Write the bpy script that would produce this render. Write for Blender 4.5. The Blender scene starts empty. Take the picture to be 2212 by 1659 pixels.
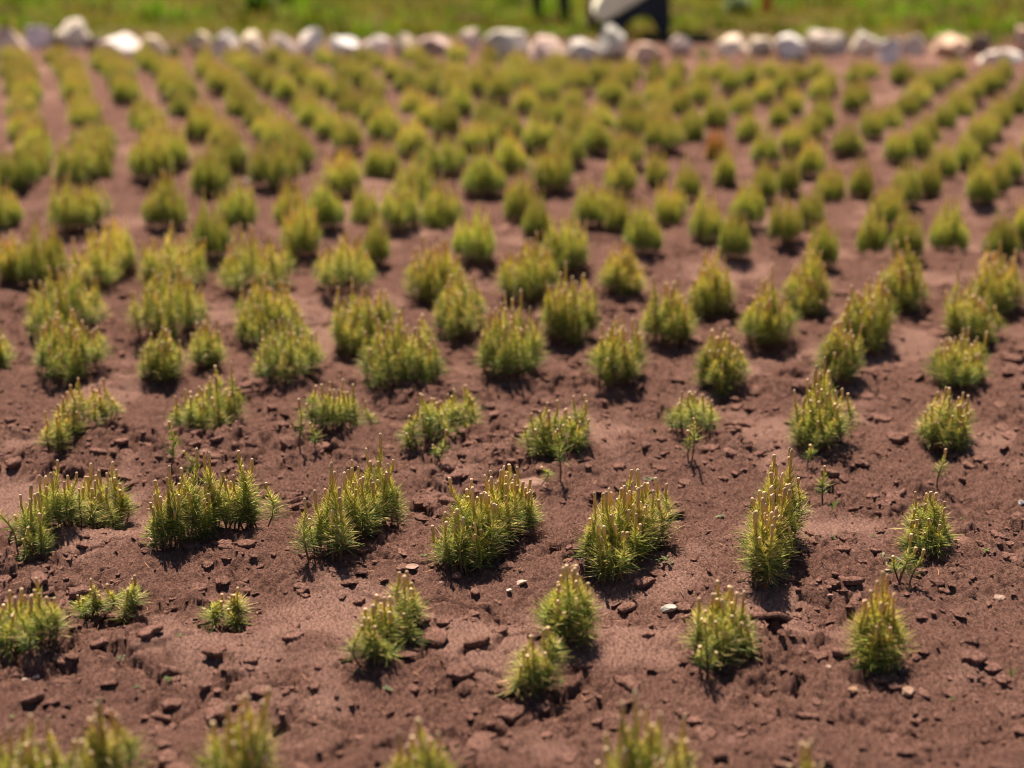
import bpy, math, random
import numpy as np

# ------------------------------------------------------------------ camera, light, exposure
scene = bpy.context.scene
COL = scene.collection
R = math.radians
CAM_H, PITCH, LENS = 1.2993, R(17.034), 60.0
cam_d = bpy.data.cameras.new("camera")
cam_d.lens = LENS; cam_d.sensor_width = 36.0
cam_d.clip_start = 0.05; cam_d.clip_end = 2000.0
cam_d.dof.use_dof = True
cam_d.dof.focus_distance = 3.33
cam_d.dof.aperture_fstop = 1.9
cam = bpy.data.objects.new("camera", cam_d); COL.objects.link(cam)
cam.location = (0, 0, CAM_H); cam.rotation_euler = (R(90) - PITCH, 0, 0)
scene.camera = cam

SUN_EL, SUN_AZ = R(62), R(-14)            # azimuth measured from +Y towards +X: behind the field, a little to the left
world = bpy.data.worlds.new("World"); scene.world = world; world.use_nodes = True
wn = world.node_tree
sky = wn.nodes.new("ShaderNodeTexSky"); sky.sky_type = 'NISHITA'; sky.sun_disc = False
sky.sun_elevation = SUN_EL; sky.sun_rotation = SUN_AZ
wn.links.new(sky.outputs[0], wn.nodes["Background"].inputs[0])
wn.nodes["Background"].inputs[1].default_value = 0.042
sun_d = bpy.data.lights.new("sun", 'SUN'); sun_d.energy = 5.0; sun_d.angle = R(0.5); sun_d.color = (1.0, 0.88, 0.72)
sun = bpy.data.objects.new("sun", sun_d); COL.objects.link(sun)
sun.rotation_euler = (R(90) - SUN_EL, 0, R(180) - SUN_AZ); sun.location = (-4, 8, 9)
scene.view_settings.view_transform = 'Standard'; scene.view_settings.look = 'None'
scene.view_settings.gamma = 1.0; scene.view_settings.exposure = 1.45
scene.cycles.filter_width = 0.8

rng = np.random.default_rng(7); random.seed(7)

# ------------------------------------------------------------------ helpers
PW, PH = 2212.0, 1659.0
FPX = LENS / 36.0 * PW
def ground_at(x, y, z=0.0):
    """the point of the field under a measured spot of the photograph (used to survey the planting)"""
    u = (x - PW / 2) / FPX; v = (y - PH / 2) / FPX
    dy = math.cos(PITCH) - v * math.sin(PITCH); dz = -math.sin(PITCH) - v * math.cos(PITCH)
    t = (CAM_H - z) / -dz
    return u * t, dy * t
def px_per_m(y):
    X, Y = ground_at(1106, y)
    return FPX / (Y * math.cos(PITCH) + CAM_H * math.sin(PITCH))

def _hash(ix, iy, seed):
    h = (ix.astype(np.int64) * 374761393 + iy.astype(np.int64) * 668265263 + seed * 974634277) & 0x7fffffff
    h = ((h ^ (h >> 13)) * 1274126177) & 0x7fffffff
    h = ((h ^ (h >> 16)) * 69069 + 12345) & 0x7fffffff
    return (h ^ (h >> 11)) / float(0x7fffffff)
def noise(x, y, f, seed=0):
    """smooth gradient noise, about -1..1"""
    x = np.asarray(x, float) * f + seed * 17.31; y = np.asarray(y, float) * f - seed * 9.77
    ix = np.floor(x); iy = np.floor(y); fx = x - ix; fy = y - iy
    ux = fx * fx * fx * (fx * (fx * 6 - 15) + 10); uy = fy * fy * fy * (fy * (fy * 6 - 15) + 10)
    def g(dx, dy):
        a = _hash(ix + dx, iy + dy, seed) * 2 * math.pi
        return np.cos(a) * (fx - dx) + np.sin(a) * (fy - dy)
    a = g(0, 0) * (1 - ux) + g(1, 0) * ux; b = g(0, 1) * (1 - ux) + g(1, 1) * ux
    return (a * (1 - uy) + b * uy) * 1.5
def cells(x, y, f, seed=0):
    """Worley cells: distance to nearest, gap to second, a random value and tilt per cell"""
    x = np.asarray(x, float) * f; y = np.asarray(y, float) * f
    ix = np.floor(x); iy = np.floor(y)
    f1 = np.full(x.shape, 9.0); f2 = np.full(x.shape, 9.0); val = np.zeros(x.shape); tilt = np.zeros(x.shape)
    for dx in (-1, 0, 1):
        for dy in (-1, 0, 1):
            cx = ix + dx; cy = iy + dy
            px = cx + 0.1 + 0.8 * _hash(cx, cy, seed + 1); py = cy + 0.1 + 0.8 * _hash(cx, cy, seed + 2)
            d = np.hypot(x - px, y - py)
            v = _hash(cx, cy, seed + 3); a = _hash(cx, cy, seed + 4) * 6.283
            tl = np.cos(a) * (x - px) + np.sin(a) * (y - py)
            near = d < f1
            f2 = np.where(near, f1, np.minimum(f2, d)); val = np.where(near, v, val); tilt = np.where(near, tl, tilt)
            f1 = np.where(near, d, f1)
    return f1, f2 - f1, val, tilt
def sstep(a, b, x):
    t = np.clip((x - a) / (b - a), 0, 1); return t * t * (3 - 2 * t)

ROWS = [1.80, 2.24, 2.66, 3.12, 3.76, 4.28, 4.68, 5.13] + [5.13 + 0.48 * k for k in range(1, 16)]
FIELD_END = 12.35
def soil_masks(x, y):
    m = 0.55 * noise(x, y, 1.7, 21) + 0.5 * noise(x, y, 4.1, 22) + 0.25 * noise(x, y, 11, 23)
    crust = sstep(0.08, 0.45, m)                       # smooth dried crust
    plates = sstep(-0.06, 0.2, 0.7 * noise(x, y, 2.3, 31) + 0.5 * noise(x, y, 6.2, 32) - 0.08) * (1 - 0.75 * crust)
    return crust, plates
def soil_z(x, y, fine=True):
    x = np.asarray(x, float); y = np.asarray(y, float)
    yy = y + 0.05 * noise(x, y * 0.4, 1.6, 3) + 0.025 * noise(x, y, 5.0, 4)
    z = np.zeros(x.shape)
    for r in ROWS:
        d = yy - r
        z = np.maximum(z, np.where(d < 0.05, np.exp(-((d - 0.05) / 0.21) ** 2), np.exp(-((d - 0.05) / 0.075) ** 2)))
    z = 0.046 * (z - 0.6) * (0.7 + 0.5 * noise(x, y, 1.3, 5))
    z = z + 0.012 * noise(x, y, 2.7, 6) + 0.011 * noise(x, y, 7.5, 7)
    field = sstep(FIELD_END + 0.9, FIELD_END + 0.1, y)
    z = z * field
    # the bank with the stones and the meadow behind, a little higher
    z = z + 0.03 * sstep(FIELD_END + 0.1, FIELD_END + 0.9, y) + (1 - field) * 0.03 * noise(x, y, 0.9, 8)
    if fine:
        crust, plates = soil_masks(x, y)
        rough = (1 - 0.62 * crust)
        wx = x + 0.012 * noise(x, y, 22, 41); wy = y + 0.012 * noise(x, y, 22, 42)
        f1, gap, val, tilt = cells(wx, wy, 17.0, 50)
        slab = (val - 0.5) * 0.017 + tilt * 0.021 * (val > 0.35)
        crack = -0.010 * (1 - sstep(0.0, 0.16, gap))
        z = z + plates * (slab + crack) * sstep(0.2, 0.5, 1 - f1 * 0.4)
        lumps = sstep(-0.25, 0.45, noise(x, y, 3.1, 65) + 0.6 * noise(x, y, 8.5, 66))
        g1, ggap, gval, gt = cells(wx, wy, 44.0, 60)
        z = z + rough * lumps * ((gval > 0.62) * np.clip(0.5 - g1, 0, 1) * 0.026 * (0.1 + gval))
        z = z + rough * (0.0078 * noise(x, y, 19, 9) + 0.0050 * (0.45 - np.abs(noise(x, y, 15, 16)))  + 0.0034 * lumps * noise(x, y, 50, 10) + 0.0058 * noise(x, y, 108, 11) + 0.0024 * noise(x, y, 230, 12))
        z = z + 0.0022 * noise(x, y, 31, 13) + 0.0011 * noise(x, y, 90, 14) + 0.0006 * noise(x, y, 210, 15)
        # a few wandering cracks
        c = np.abs(noise(x, y * 1.8, 2.1, 71) + 0.12 * noise(x, y, 14, 72))
        z = z - 0.016 * (1 - sstep(0.0, 0.028, c)) * sstep(0.1, 0.35, noise(x, y, 1.9, 73))
    return z
def z1(x, y):
    return float(soil_z(np.array([x]), np.array([y]))[0])
def on_ground(px, py):
    z = 0.0
    for _ in range(4):
        X, Y = ground_at(px, py, z); z = z1(X, Y)
    return X, Y, z

def mesh_np(name, verts, faces, mats, cols=None, mat_idx=None, smooth=False):
    """verts (n,3), faces (m,4) or (m,3) arrays -> mesh with an optional per-vertex colour"""
    me = bpy.data.meshes.new(name)
    verts = np.asarray(verts, np.float32); faces = np.asarray(faces, np.int32); k = faces.shape[1]
    me.vertices.add(len(verts)); me.vertices.foreach_set("co", verts.ravel())
    me.loops.add(faces.size); me.loops.foreach_set("vertex_index", faces.ravel())
    me.polygons.add(len(faces)); me.polygons.foreach_set("loop_start", np.arange(0, faces.size, k, dtype=np.int32))
    if mat_idx is not None: me.polygons.foreach_set("material_index", np.asarray(mat_idx, np.int32))
    me.polygons.foreach_set("use_smooth", np.full(len(faces), smooth))
    if cols is not None:
        a = me.color_attributes.new("Col", 'FLOAT_COLOR', 'POINT')
        c = np.ones((len(verts), 4), np.float32); c[:, :3] = cols
        a.data.foreach_set("color", c.ravel())
    for m in (mats if isinstance(mats, (list, tuple)) else [mats]): me.materials.append(m)
    me.update(calc_edges=True); me.validate()
    return me
def link(name, me, parent=None, loc=None, rot=None, scl=None):
    o = bpy.data.objects.new(name, me); COL.objects.link(o)
    if parent is not None: o.parent = parent
    if loc is not None: o.location = loc
    if rot is not None: o.rotation_euler = rot
    if scl is not None: o.scale = scl
    return o
def tag(o, label=None, cat=None, group=None, kind=None):
    if label: o["label"] = label
    if cat: o["category"] = cat
    if group: o["group"] = group
    if kind: o["kind"] = kind
    return o
ORD = "zeroth first second third fourth fifth sixth seventh eighth ninth tenth eleventh twelfth thirteenth fourteenth fifteenth sixteenth seventeenth eighteenth nineteenth twentieth twenty-first twenty-second twenty-third twenty-fourth twenty-fifth twenty-sixth twenty-seventh twenty-eighth twenty-ninth thirtieth thirty-first thirty-second thirty-third thirty-fourth thirty-fifth thirty-sixth".split()

# ------------------------------------------------------------------ materials
def new_mat(name):
    m = bpy.data.materials.new(name); m.use_nodes = True
    nt = m.node_tree; b = nt.nodes["Principled BSDF"]
    b.inputs["Specular IOR Level"].default_value = 0.2
    return m, nt, b
def nd(nt, t, **kw):
    n = nt.nodes.new(t)
    for k, v in kw.items(): setattr(n, k, v)
    return n
def noise_node(nt, vec, scale, detail=6, rough=0.6):
    n = nd(nt, "ShaderNodeTexNoise"); n.inputs["Scale"].default_value = scale
    n.inputs["Detail"].default_value = detail; n.inputs["Roughness"].default_value = rough
    nt.links.new(vec, n.inputs["Vector"]); return n
def ramp(nt, fac, stops):
    r = nd(nt, "ShaderNodeValToRGB"); e = r.color_ramp.elements
    while len(e) < len(stops): e.new(0.5)
    for i, (p, c) in enumerate(stops): e[i].position = p; e[i].color = (*c, 1)
    nt.links.new(fac, r.inputs[0]); return r
def mixc(nt, fac, a, b, blend='MIX'):
    m = nd(nt, "ShaderNodeMix", data_type='RGBA', blend_type=blend)
    for s, v in ((m.inputs[0], fac), (m.inputs[6], a), (m.inputs[7], b)):
        if hasattr(v, "links"): nt.links.new(v, s)
        elif isinstance(v, (int, float)): s.default_value = v
        else: s.default_value = (*v, 1)
    return m.outputs[2]
def bump(nt, b, height, strength, dist, prev=None):
    n = nd(nt, "ShaderNodeBump"); n.inputs["Strength"].default_value = strength; n.inputs["Distance"].default_value = dist
    nt.links.new(height, n.inputs["Height"])
    if prev is not None: nt.links.new(prev, n.inputs["Normal"])
    nt.links.new(n.outputs[0], b.inputs["Normal"]); return n.outputs[0]

def soil_material(name, with_attr):
    m, nt, b = new_mat(name)
    geo = nd(nt, "ShaderNodeNewGeometry"); P = geo.outputs["Position"]
    big = noise_node(nt, P, 2.2, 5, 0.6); mid = noise_node(nt, P, 26, 8, 0.65); fine = noise_node(nt, P, 260, 5, 0.75); grain = noise_node(nt, P, 900, 2, 0.5)
    base = ramp(nt, big.outputs[0], [(0.3, (0.138, 0.067, 0.051)), (0.7, (0.211, 0.110, 0.085))]).outputs[0]
    c = mixc(nt, 0.55, base, ramp(nt, mid.outputs[0], [(0.3, (0.118, 0.057, 0.045)), (0.72, (0.241, 0.130, 0.101))]).outputs[0])
    c = mixc(nt, 0.45, c, ramp(nt, fine.outputs[0], [(0.32, (0.089, 0.042, 0.032)), (0.55, (0.185, 0.096, 0.074)), (0.74, (0.309, 0.184, 0.149))]).outputs[0])
    if with_attr:                                       # where the dried crust and the crumbs lie
        at = nd(nt, "ShaderNodeVertexColor", layer_name="Col")
        sep = nd(nt, "ShaderNodeSeparateColor"); nt.links.new(at.outputs[0], sep.inputs[0])
        k = nd(nt, "ShaderNodeMath", operation='MULTIPLY'); nt.links.new(sep.outputs[0], k.inputs[0]); k.inputs[1].default_value = 0.72
        c = mixc(nt, k.outputs[0], c, (0.291, 0.164, 0.129))
        meadow = noise_node(nt, P, 1.6, 6, 0.6)
        mc = ramp(nt, meadow.outputs[0], [(0.38, (0.10, 0.055, 0.03)), (0.5, (0.10, 0.085, 0.012)), (0.64, (0.06, 0.11, 0.004))]).outputs[0]
        c = mixc(nt, sep.outputs[1], c, mc)
    else:
        oi = nd(nt, "ShaderNodeObjectInfo"); c = mixc(nt, 1.0, c, oi.outputs["Color"], 'MULTIPLY')
    nt.links.new(c, b.inputs["Base Color"]); b.inputs["Roughness"].default_value = 0.95
    b.inputs["Specular IOR Level"].default_value = 0.04
    p = bump(nt, b, mid.outputs[0], 0.8, 0.018)
    vo = nd(nt, "ShaderNodeTexVoronoi"); vo.inputs["Scale"].default_value = 140; vo.inputs["Randomness"].default_value = 1.0
    wv = nd(nt, "ShaderNodeVectorMath", operation='MULTIPLY_ADD'); nt.links.new(fine.outputs["Color"], wv.inputs[0]); wv.inputs[1].default_value = (0.008, 0.008, 0.008); nt.links.new(P, wv.inputs[2])
    nt.links.new(wv.outputs[0], vo.inputs["Vector"])
    inv = nd(nt, "ShaderNodeMath", operation='SUBTRACT'); inv.inputs[0].default_value = 1.0; nt.links.new(vo.outputs["Distance"], inv.inputs[1])
    p = bump(nt, b, inv.outputs[0], 0.35, 0.006, p)
    p = bump(nt, b, fine.outputs[0], 1.0, 0.010, p)
    return m
M_SOIL = soil_material("red_brown_soil", True)
M_CLOD = soil_material("dried_soil_clod", False)

def plant_mat(name, transl, rough, spec=0.13):
    m, nt, b = new_mat(name)
    at = nd(nt, "ShaderNodeVertexColor", layer_name="Col"); oi = nd(nt, "ShaderNodeObjectInfo")
    hsv = nd(nt, "ShaderNodeHueSaturation"); nt.links.new(at.outputs[0], hsv.inputs["Color"])
    for inp, lo, hi, mul in (("Value", 0.82, 1.2, 1.0), ("Hue", 0.495, 0.506, 7.3)):
        mm = nd(nt, "ShaderNodeMath", operation='MULTIPLY'); nt.links.new(oi.outputs["Random"], mm.inputs[0]); mm.inputs[1].default_value = mul
        fr = nd(nt, "ShaderNodeMath", operation='FRACT'); nt.links.new(mm.outputs[0], fr.inputs[0])
        mr = nd(nt, "ShaderNodeMapRange"); nt.links.new(fr.outputs[0], mr.inputs[0]); mr.inputs[3].default_value = lo; mr.inputs[4].default_value = hi
        nt.links.new(mr.outputs[0], hsv.inputs[inp])
    c = mixc(nt, 1.0, hsv.outputs[0], oi.outputs["Color"], 'MULTIPLY')
    nt.links.new(c, b.inputs["Base Color"]); b.inputs["Roughness"].default_value = rough
    b.inputs["Specular IOR Level"].default_value = spec
    if transl:
        tr = nd(nt, "ShaderNodeBsdfTranslucent"); mx = nd(nt, "ShaderNodeMixShader"); mx.inputs[0].default_value = transl
        nt.links.new(c, tr.inputs["Color"])
        nt.links.new(b.outputs[0], mx.inputs[1]); nt.links.new(tr.outputs[0], mx.inputs[2])
        nt.links.new(mx.outputs[0], nt.nodes["Material Output"].inputs["Surface"])
    return m
M_NEEDLE = plant_mat("pine_needle", 0.34, 0.45)
M_STEM = plant_mat("pine_stem", 0.0, 0.75)
M_BUD = plant_mat("pine_bud", 0.12, 0.7)
M_LEAF = plant_mat("weed_leaf", 0.35, 0.5)
M_GRASS = plant_mat("meadow_grass", 0.4, 0.9, 0.02)

def stone_material():
    m, nt, b = new_mat("field_stone")
    tc = nd(nt, "ShaderNodeTexCoord"); P = tc.outputs["Object"]; oi = nd(nt, "ShaderNodeObjectInfo")
    a = noise_node(nt, P, 7, 8, 0.6); f = noise_node(nt, P, 45, 5, 0.7)
    c = mixc(nt, 1.0, oi.outputs["Color"], ramp(nt, a.outputs[0], [(0.36, (0.42, 0.37, 0.35)), (0.52, (0.92, 0.89, 0.87)), (0.7, (1.12, 1.1, 1.06))]).outputs[0], 'MULTIPLY')
    c = mixc(nt, 0.35, c, mixc(nt, 1.0, c, ramp(nt, f.outputs[0], [(0.35, (0.4, 0.36, 0.34)), (0.65, (1.2, 1.2, 1.2))]).outputs[0], 'MULTIPLY'))
    nt.links.new(c, b.inputs["Base Color"]); b.inputs["Roughness"].default_value = 0.85
    p = bump(nt, b, a.outputs[0], 0.5, 0.02); bump(nt, b, f.outputs[0], 0.5, 0.004, p)
    return m
M_STONE = stone_material()
def flat_mat(name, col, rough, var=0.25, scale=9, metallic=0.0):
    m, nt, b = new_mat(name); tc = nd(nt, "ShaderNodeTexCoord")
    n = noise_node(nt, tc.outputs["Object"], scale, 6, 0.6)
    c = ramp(nt, n.outputs[0], [(0.3, tuple(v * (1 - var) for v in col)), (0.7, tuple(min(1, v * (1 + var)) for v in col))]).outputs[0]
    nt.links.new(c, b.inputs["Base Color"]); b.inputs["Roughness"].default_value = rough; b.inputs["Metallic"].default_value = metallic
    bump(nt, b, n.outputs[0], 0.2, 0.004)
    return m
M_CREAM = flat_mat("cream_paint", (0.80, 0.74, 0.56), 0.5, 0.12)
M_NAVY = flat_mat("dark_navy_metal", (0.012, 0.016, 0.026), 0.6)
M_RUBBER = flat_mat("dark_rubber", (0.015, 0.015, 0.017), 0.8)
M_DARKWOOD = flat_mat("dark_wood", (0.028, 0.02, 0.022), 0.85, 0.3, 30)
M_PINKWOOD = flat_mat("weathered_pink_wood", (0.26, 0.15, 0.12), 0.85, 0.25, 30)
M_ORANGE = flat_mat("orange_paint", (0.62, 0.14, 0.035), 0.55, 0.15)

# ------------------------------------------------------------------ the ground: one sheet, fine near by, to the horizon
def axis(parts):
    out = []
    for a, b, n in parts: out.append(np.linspace(a, b, n, endpoint=False))
    return np.concatenate(out)
def grow(start, step, factor, end):
    v = [start]; s = step
    while v[-1] < end: v.append(v[-1] + s); s *= factor
    return np.array(v)
xs_out = grow(1.55, 0.005, 1.045, 900.0)
xs = np.concatenate([-xs_out[::-1], np.arange(-1.546, 1.547, 0.0042), xs_out])
yl = [1.3]
while yl[-1] < 900:
    y = yl[-1]
    yl.append(y + (0.0042 if y < 4.0 else 0.0042 * (y / 4.0) ** 2 if y < 14 else 0.051 * (y / 14) ** 3))
ys = np.concatenate([-grow(-1.3, 0.006, 1.06, 400.0)[::-1][:-1], np.array(yl)])
GX, GY = np.meshgrid(xs, ys)
GZ = soil_z(GX, GY) - 0.35 * sstep(30, 300, np.hypot(GX, GY))
crust, plates = soil_masks(GX, GY)
ny, nx = GX.shape
idx = np.arange(nx * ny).reshape(ny, nx)
faces = np.stack([idx[:-1, :-1].ravel(), idx[:-1, 1:].ravel(), idx[1:, 1:].ravel(), idx[1:, :-1].ravel()], 1)
bank = sstep(FIELD_END + 0.35, FIELD_END + 0.95, GY + 0.12 * noise(GX, GY, 3, 80))
gc = np.stack([crust.ravel(), bank.ravel(), plates.ravel()], 1)
ground = link("ground", mesh_np("ground", np.stack([GX.ravel(), GY.ravel(), GZ.ravel()], 1), faces, M_SOIL, gc, smooth=True))
tag(ground, "reddish brown soil of the nursery field with crusted ridges and crumbs", kind="structure")
del GX, GY, GZ, faces, idx

# ------------------------------------------------------------------ stones and clods
def ico(sub):
    import bmesh
    bm = bmesh.new(); bmesh.ops.create_icosphere(bm, subdivisions=sub, radius=1.0)
    bm.verts.ensure_lookup_table()
    v = np.array([p.co[:] for p in bm.verts]); f = np.array([[q.index for q in p.verts] for p in bm.faces]); bm.free()
    return v, f
ICO = {k: ico(k) for k in (1, 2, 3, 4)}
def lump(sub, r, cuts=9, rough=0.08, flat=1.0, seed=None):
    """an angular rock: a ball with random planes cut off and noise on top"""
    g = np.random.default_rng(seed) if seed is not None else r
    v, f = ICO[sub]; v = v.copy()
    for _ in range(cuts):
        n = g.normal(size=3); n /= np.linalg.norm(n); d = g.uniform(0.52, 0.86)
        over = v @ n - d; v = v - np.clip(over, 0, None)[:, None] * n * g.uniform(0.8, 1.0)
    s = int(g.integers(1000))
    nn = noise(v[:, 0] + v[:, 2] * 0.7, v[:, 1] - v[:, 2] * 0.6, 1.8, s) + 0.5 * noise(v[:, 0] - v[:, 2], v[:, 1] + v[:, 2] * 0.8, 4.5, s + 1) + 0.3 * noise(v[:, 0] + v[:, 2], v[:, 1] + v[:, 2], 10, s + 2)
    v = v * (1 + rough * nn)[:, None]
    v[:, 2] *= flat
    return v, f
def plate(g, n=26):
    """a flat broken piece of crust with a ragged outline, lying in xy, about 2 across"""
    a = np.linspace(0, 2 * math.pi, n, endpoint=False)
    s = int(g.integers(1000))
    r = 0.85 + 0.28 * noise(np.cos(a), np.sin(a), 1.3, s) + 0.22 * noise(np.cos(a), np.sin(a), 3.1, s + 1) + 0.10 * noise(np.cos(a), np.sin(a), 9, s + 2)
    rings = []
    for k, (rr, zz) in enumerate(((0.86, -0.22), (0.98, -0.08), (1.0, 0.08), (0.9, 0.17), (0.6, 0.19), (0.3, 0.2), (0.02, 0.2))):
        x = np.cos(a) * r * rr; y = np.sin(a) * r * rr * 0.78
        z = zz + 0.10 * noise(x, y, 1.4, s + 3) + 0.06 * noise(x, y, 4.5, s + 4) + (0.03 * noise(x, y, 11, s + 5))
        rings.append(np.stack([x, y, z], 1))
    v = np.concatenate(rings); f = []
    for k in range(len(rings) - 1):
        for i in range(n):
            j = (i + 1) % n; f.append((k * n + i, k * n + j, (k + 1) * n + j, (k + 1) * n + i))
    return v, np.array(f)
def rotz(a):
    c, s = math.cos(a), math.sin(a); return np.array([[c, -s, 0], [s, c, 0], [0, 0, 1.0]])
def rotx(a):
    c, s = math.cos(a), math.sin(a); return np.array([[1.0, 0, 0], [0, c, -s], [0, s, c]])

# crumbs: too many to count, one object
shapes = [lump(1, rng, 7, 0.16, 0.5) for _ in range(14)] + [lump(2, rng, 9, 0.16, 0.4) for _ in range(10)]
V, F, off = [], [], 0
N = 20000
cx = rng.uniform(-1.75, 1.75, N); cy = rng.uniform(1.7, 5.6, N)
keep = (np.abs(cx) < 0.36 * cy + 0.15)
crus, plat = soil_masks(cx, cy)
keep &= rng.uniform(size=N) < (0.25 + 0.75 * (1 - crus))
clus = 0.6 * noise(cx, cy, 3.3, 91) + 0.6 * noise(cx, cy, 9, 92); keep &= rng.uniform(size=N) < sstep(-0.5, 0.5, clus)
cx, cy = cx[keep], cy[keep]; cz = soil_z(cx, cy)
size = 0.0026 * (1 - rng.uniform(size=len(cx)) * 0.985) ** -0.62; size = np.clip(size, 0.002, 0.017)
for x, y, z, s in zip(cx, cy, cz, size):
    v, f = shapes[int(rng.integers(14)) if s < 0.005 else 14 + int(rng.integers(10))]
    M = rotz(rng.uniform(0, 6.28)) @ rotx(rng.normal(0, 0.35))
    w = (v * s * np.array([1.25, rng.uniform(0.7, 1.1), rng.uniform(0.7, 1.1)])) @ M.T + np.array([x, y, z + s * 0.12])
    V.append(w); F.append(f + off); off += len(w)
crumbs = link("soil_crumbs", mesh_np("soil_crumbs", np.concatenate(V), np.concatenate(F), M_CLOD, smooth=False))
crumbs.color = (1.14, 1.14, 1.14, 1)
tag(crumbs, "loose crumbs and small clods of dry reddish soil all over the field", kind="stuff")
V, F, off = [], [], 0
NP = 12000
fx = rng.uniform(-1.6, 1.6, NP); fy = rng.uniform(1.75, 5.2, NP); _, pl = soil_masks(fx, fy)
kp = (np.abs(fx) < 0.36 * fy + 0.1) & (rng.uniform(size=NP) < 0.16 + 0.84 * pl * sstep(-0.5, 0.3, noise(fx, fy, 4, 95)))
fx, fy = fx[kp], fy[kp]; fz = soil_z(fx, fy)
flakes = [plate(np.random.default_rng(60 + q), 13) for q in range(16)]
fs = np.clip(0.0068 * (1 - rng.uniform(size=len(fx)) * 0.98) ** -0.44, 0.005, 0.027)
for x, y, z, s in zip(fx, fy, fz, fs):
    v, f = flakes[int(rng.integers(16))]
    w = (v * s * np.array([1.1, 1, rng.uniform(0.8, 1.4)])) @ (rotz(rng.uniform(0, 6.28)) @ rotx(rng.normal(0, 0.3))).T + np.array([x, y, z + s * 0.12])
    t3 = np.concatenate([f[:, [0, 1, 2]], f[:, [0, 2, 3]]])
    V.append(w); F.append(t3 + off); off += len(w)
flakes_o = link("soil_flakes", mesh_np("soil_flakes", np.concatenate(V), np.concatenate(F), M_CLOD, smooth=False))
flakes_o.color = (1.42, 1.44, 1.44, 1)
tag(flakes_o, "pale broken flakes of dried soil crust all over the field", kind="stuff")

# flat crusted clods: (x, y, width) surveyed on the photograph
CLODS = [(263,1339,80),(323,1372,63),(217,1389,53),(363,1429,57),(467,1412,60),(513,1358,42),(633,1380,50),(690,1442,30),
 (937,1382,67),(914,1342,40),(957,1345,43),(1257,1439,50),(1087,1472,36),(864,1195,32),(827,1255,30),(1387,1269,56),(1080,1365,42),
 (1681,1339,36),(1757,1172,25),(1887,1189,34),(2041,1279,30),(1774,1418,38),(303,1158,44),(316,1172,38),(487,1183,42),(530,1176,46),
 (317,936,30),(263,953,42),(617,960,42),(1017,956,38),(1050,966,24),(877,988,28),(1534,973,46),(1577,973,36),(1771,978,42),(1591,865,34),
 (1907,860,28),(1884,1076,34),(180,1180,30),(1820,1190,40),(700,975,34),(1640,990,34),(1340,985,30),(2060,1330,34),(1500,1560,44),(240,1540,46),(620,1490,40),(1180,1590,36)]
clod_spots = []
for i, (px, py, w) in enumerate(CLODS):
    X, Y, Z = on_ground(px, py); s = w / px_per_m(py) * 0.5
    g = np.random.default_rng(300 + i)
    if i % 5 == 3: v, f = lump(3, g, 10, 0.12, 0.55); f = np.concatenate([f, f[:, 2:3]], 1)[:, :3]
    else: v, f = plate(g)
    v = v * np.array([1, 1, 1.0 if f.shape[1] == 4 else 1.0]) * s
    me = mesh_np("soil_clod", v, f, M_CLOD, smooth=(f.shape[1] == 4))
    o = link("soil_clod", me, loc=(X, Y, Z + s * 0.16), rot=(g.normal(0.02, 0.16), g.normal(0, 0.16), g.uniform(-0.6, 0.6)))
    b_ = g.uniform(1.3, 1.7); o.color = (b_, b_, b_, 1)
    clod_spots.append((o, px, py, w))

# pale stones and pebbles on the soil
STONES = [(1122,1262,33,(0.41,0.30,0.24),0.3,"flat pale stone lying on the soil below the widest sharp clump"),
 (1100,1288,15,(0.41,0.37,0.34),0.5,"small whitish stone chip just below the flat pale stone"),
 (1444,1327,33,(0.36,0.33,0.30),0.55,"rounded pale grey stone between two blurred clumps of the second row"),
 (890,1227,30,(0.28,0.18,0.14),0.3,"pinkish stone flake left of the widest sharp clump"),
 (954,1260,14,(0.30,0.21,0.17),0.45,"pinkish pebble under the left edge of the widest sharp clump"),
 (1961,1497,30,(0.33,0.21,0.15),0.6,"elongated tan stone right below the last clump of the second row"),
 (1844,1503,24,(0.30,0.18,0.11),0.7,"tan pebble left of the elongated tan stone at lower right"),
 (1792,1273,20,(0.28,0.18,0.14),0.5,"pinkish pebble on bare soil right of the tall narrow sharp clump"),
 (2162,1294,28,(0.32,0.22,0.18),0.5,"pale pinkish stone near the right edge of the photo"),
 (1921,1234,18,(0.40,0.30,0.25),0.4,"thin pale sliver of stone beside the two bare-stemmed seedlings"),
 (1150,1036,62,(0.24,0.14,0.11),0.33,"broad flat reddish stone behind a tiny seedling"),
 (537,393,26,(0.41,0.30,0.25),0.8,"blurred whitish stone between clumps far up the field, left side"),
 (1094,490,24,(0.40,0.22,0.17),0.8,"blurred pinkish stone between clumps in the middle of the field"),
 (927,470,30,(0.41,0.11,0.05),0.5,"blurred orange red stone beside a clump in the middle of the field"),
 (2206,1089,16,(0.44,0.41,0.40),0.8,"round white pebble at the right edge of the photo"),
 (53,1470,18,(0.36,0.26,0.22),0.6,"whitish pebble at the left edge below the first second-row clump"),
 (77,1437,16,(0.37,0.28,0.23),0.6,"whitish pebble just under the first clump of the second row"),
 (348,1217,10,(0.33,0.25,0.20),0.6,"tiny pale pebble in front of the second sharp clump"),
 (1790,1442,14,(0.34,0.24,0.18),0.6,"tiny pinkish pebble left of the last clump of the second row")]
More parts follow.
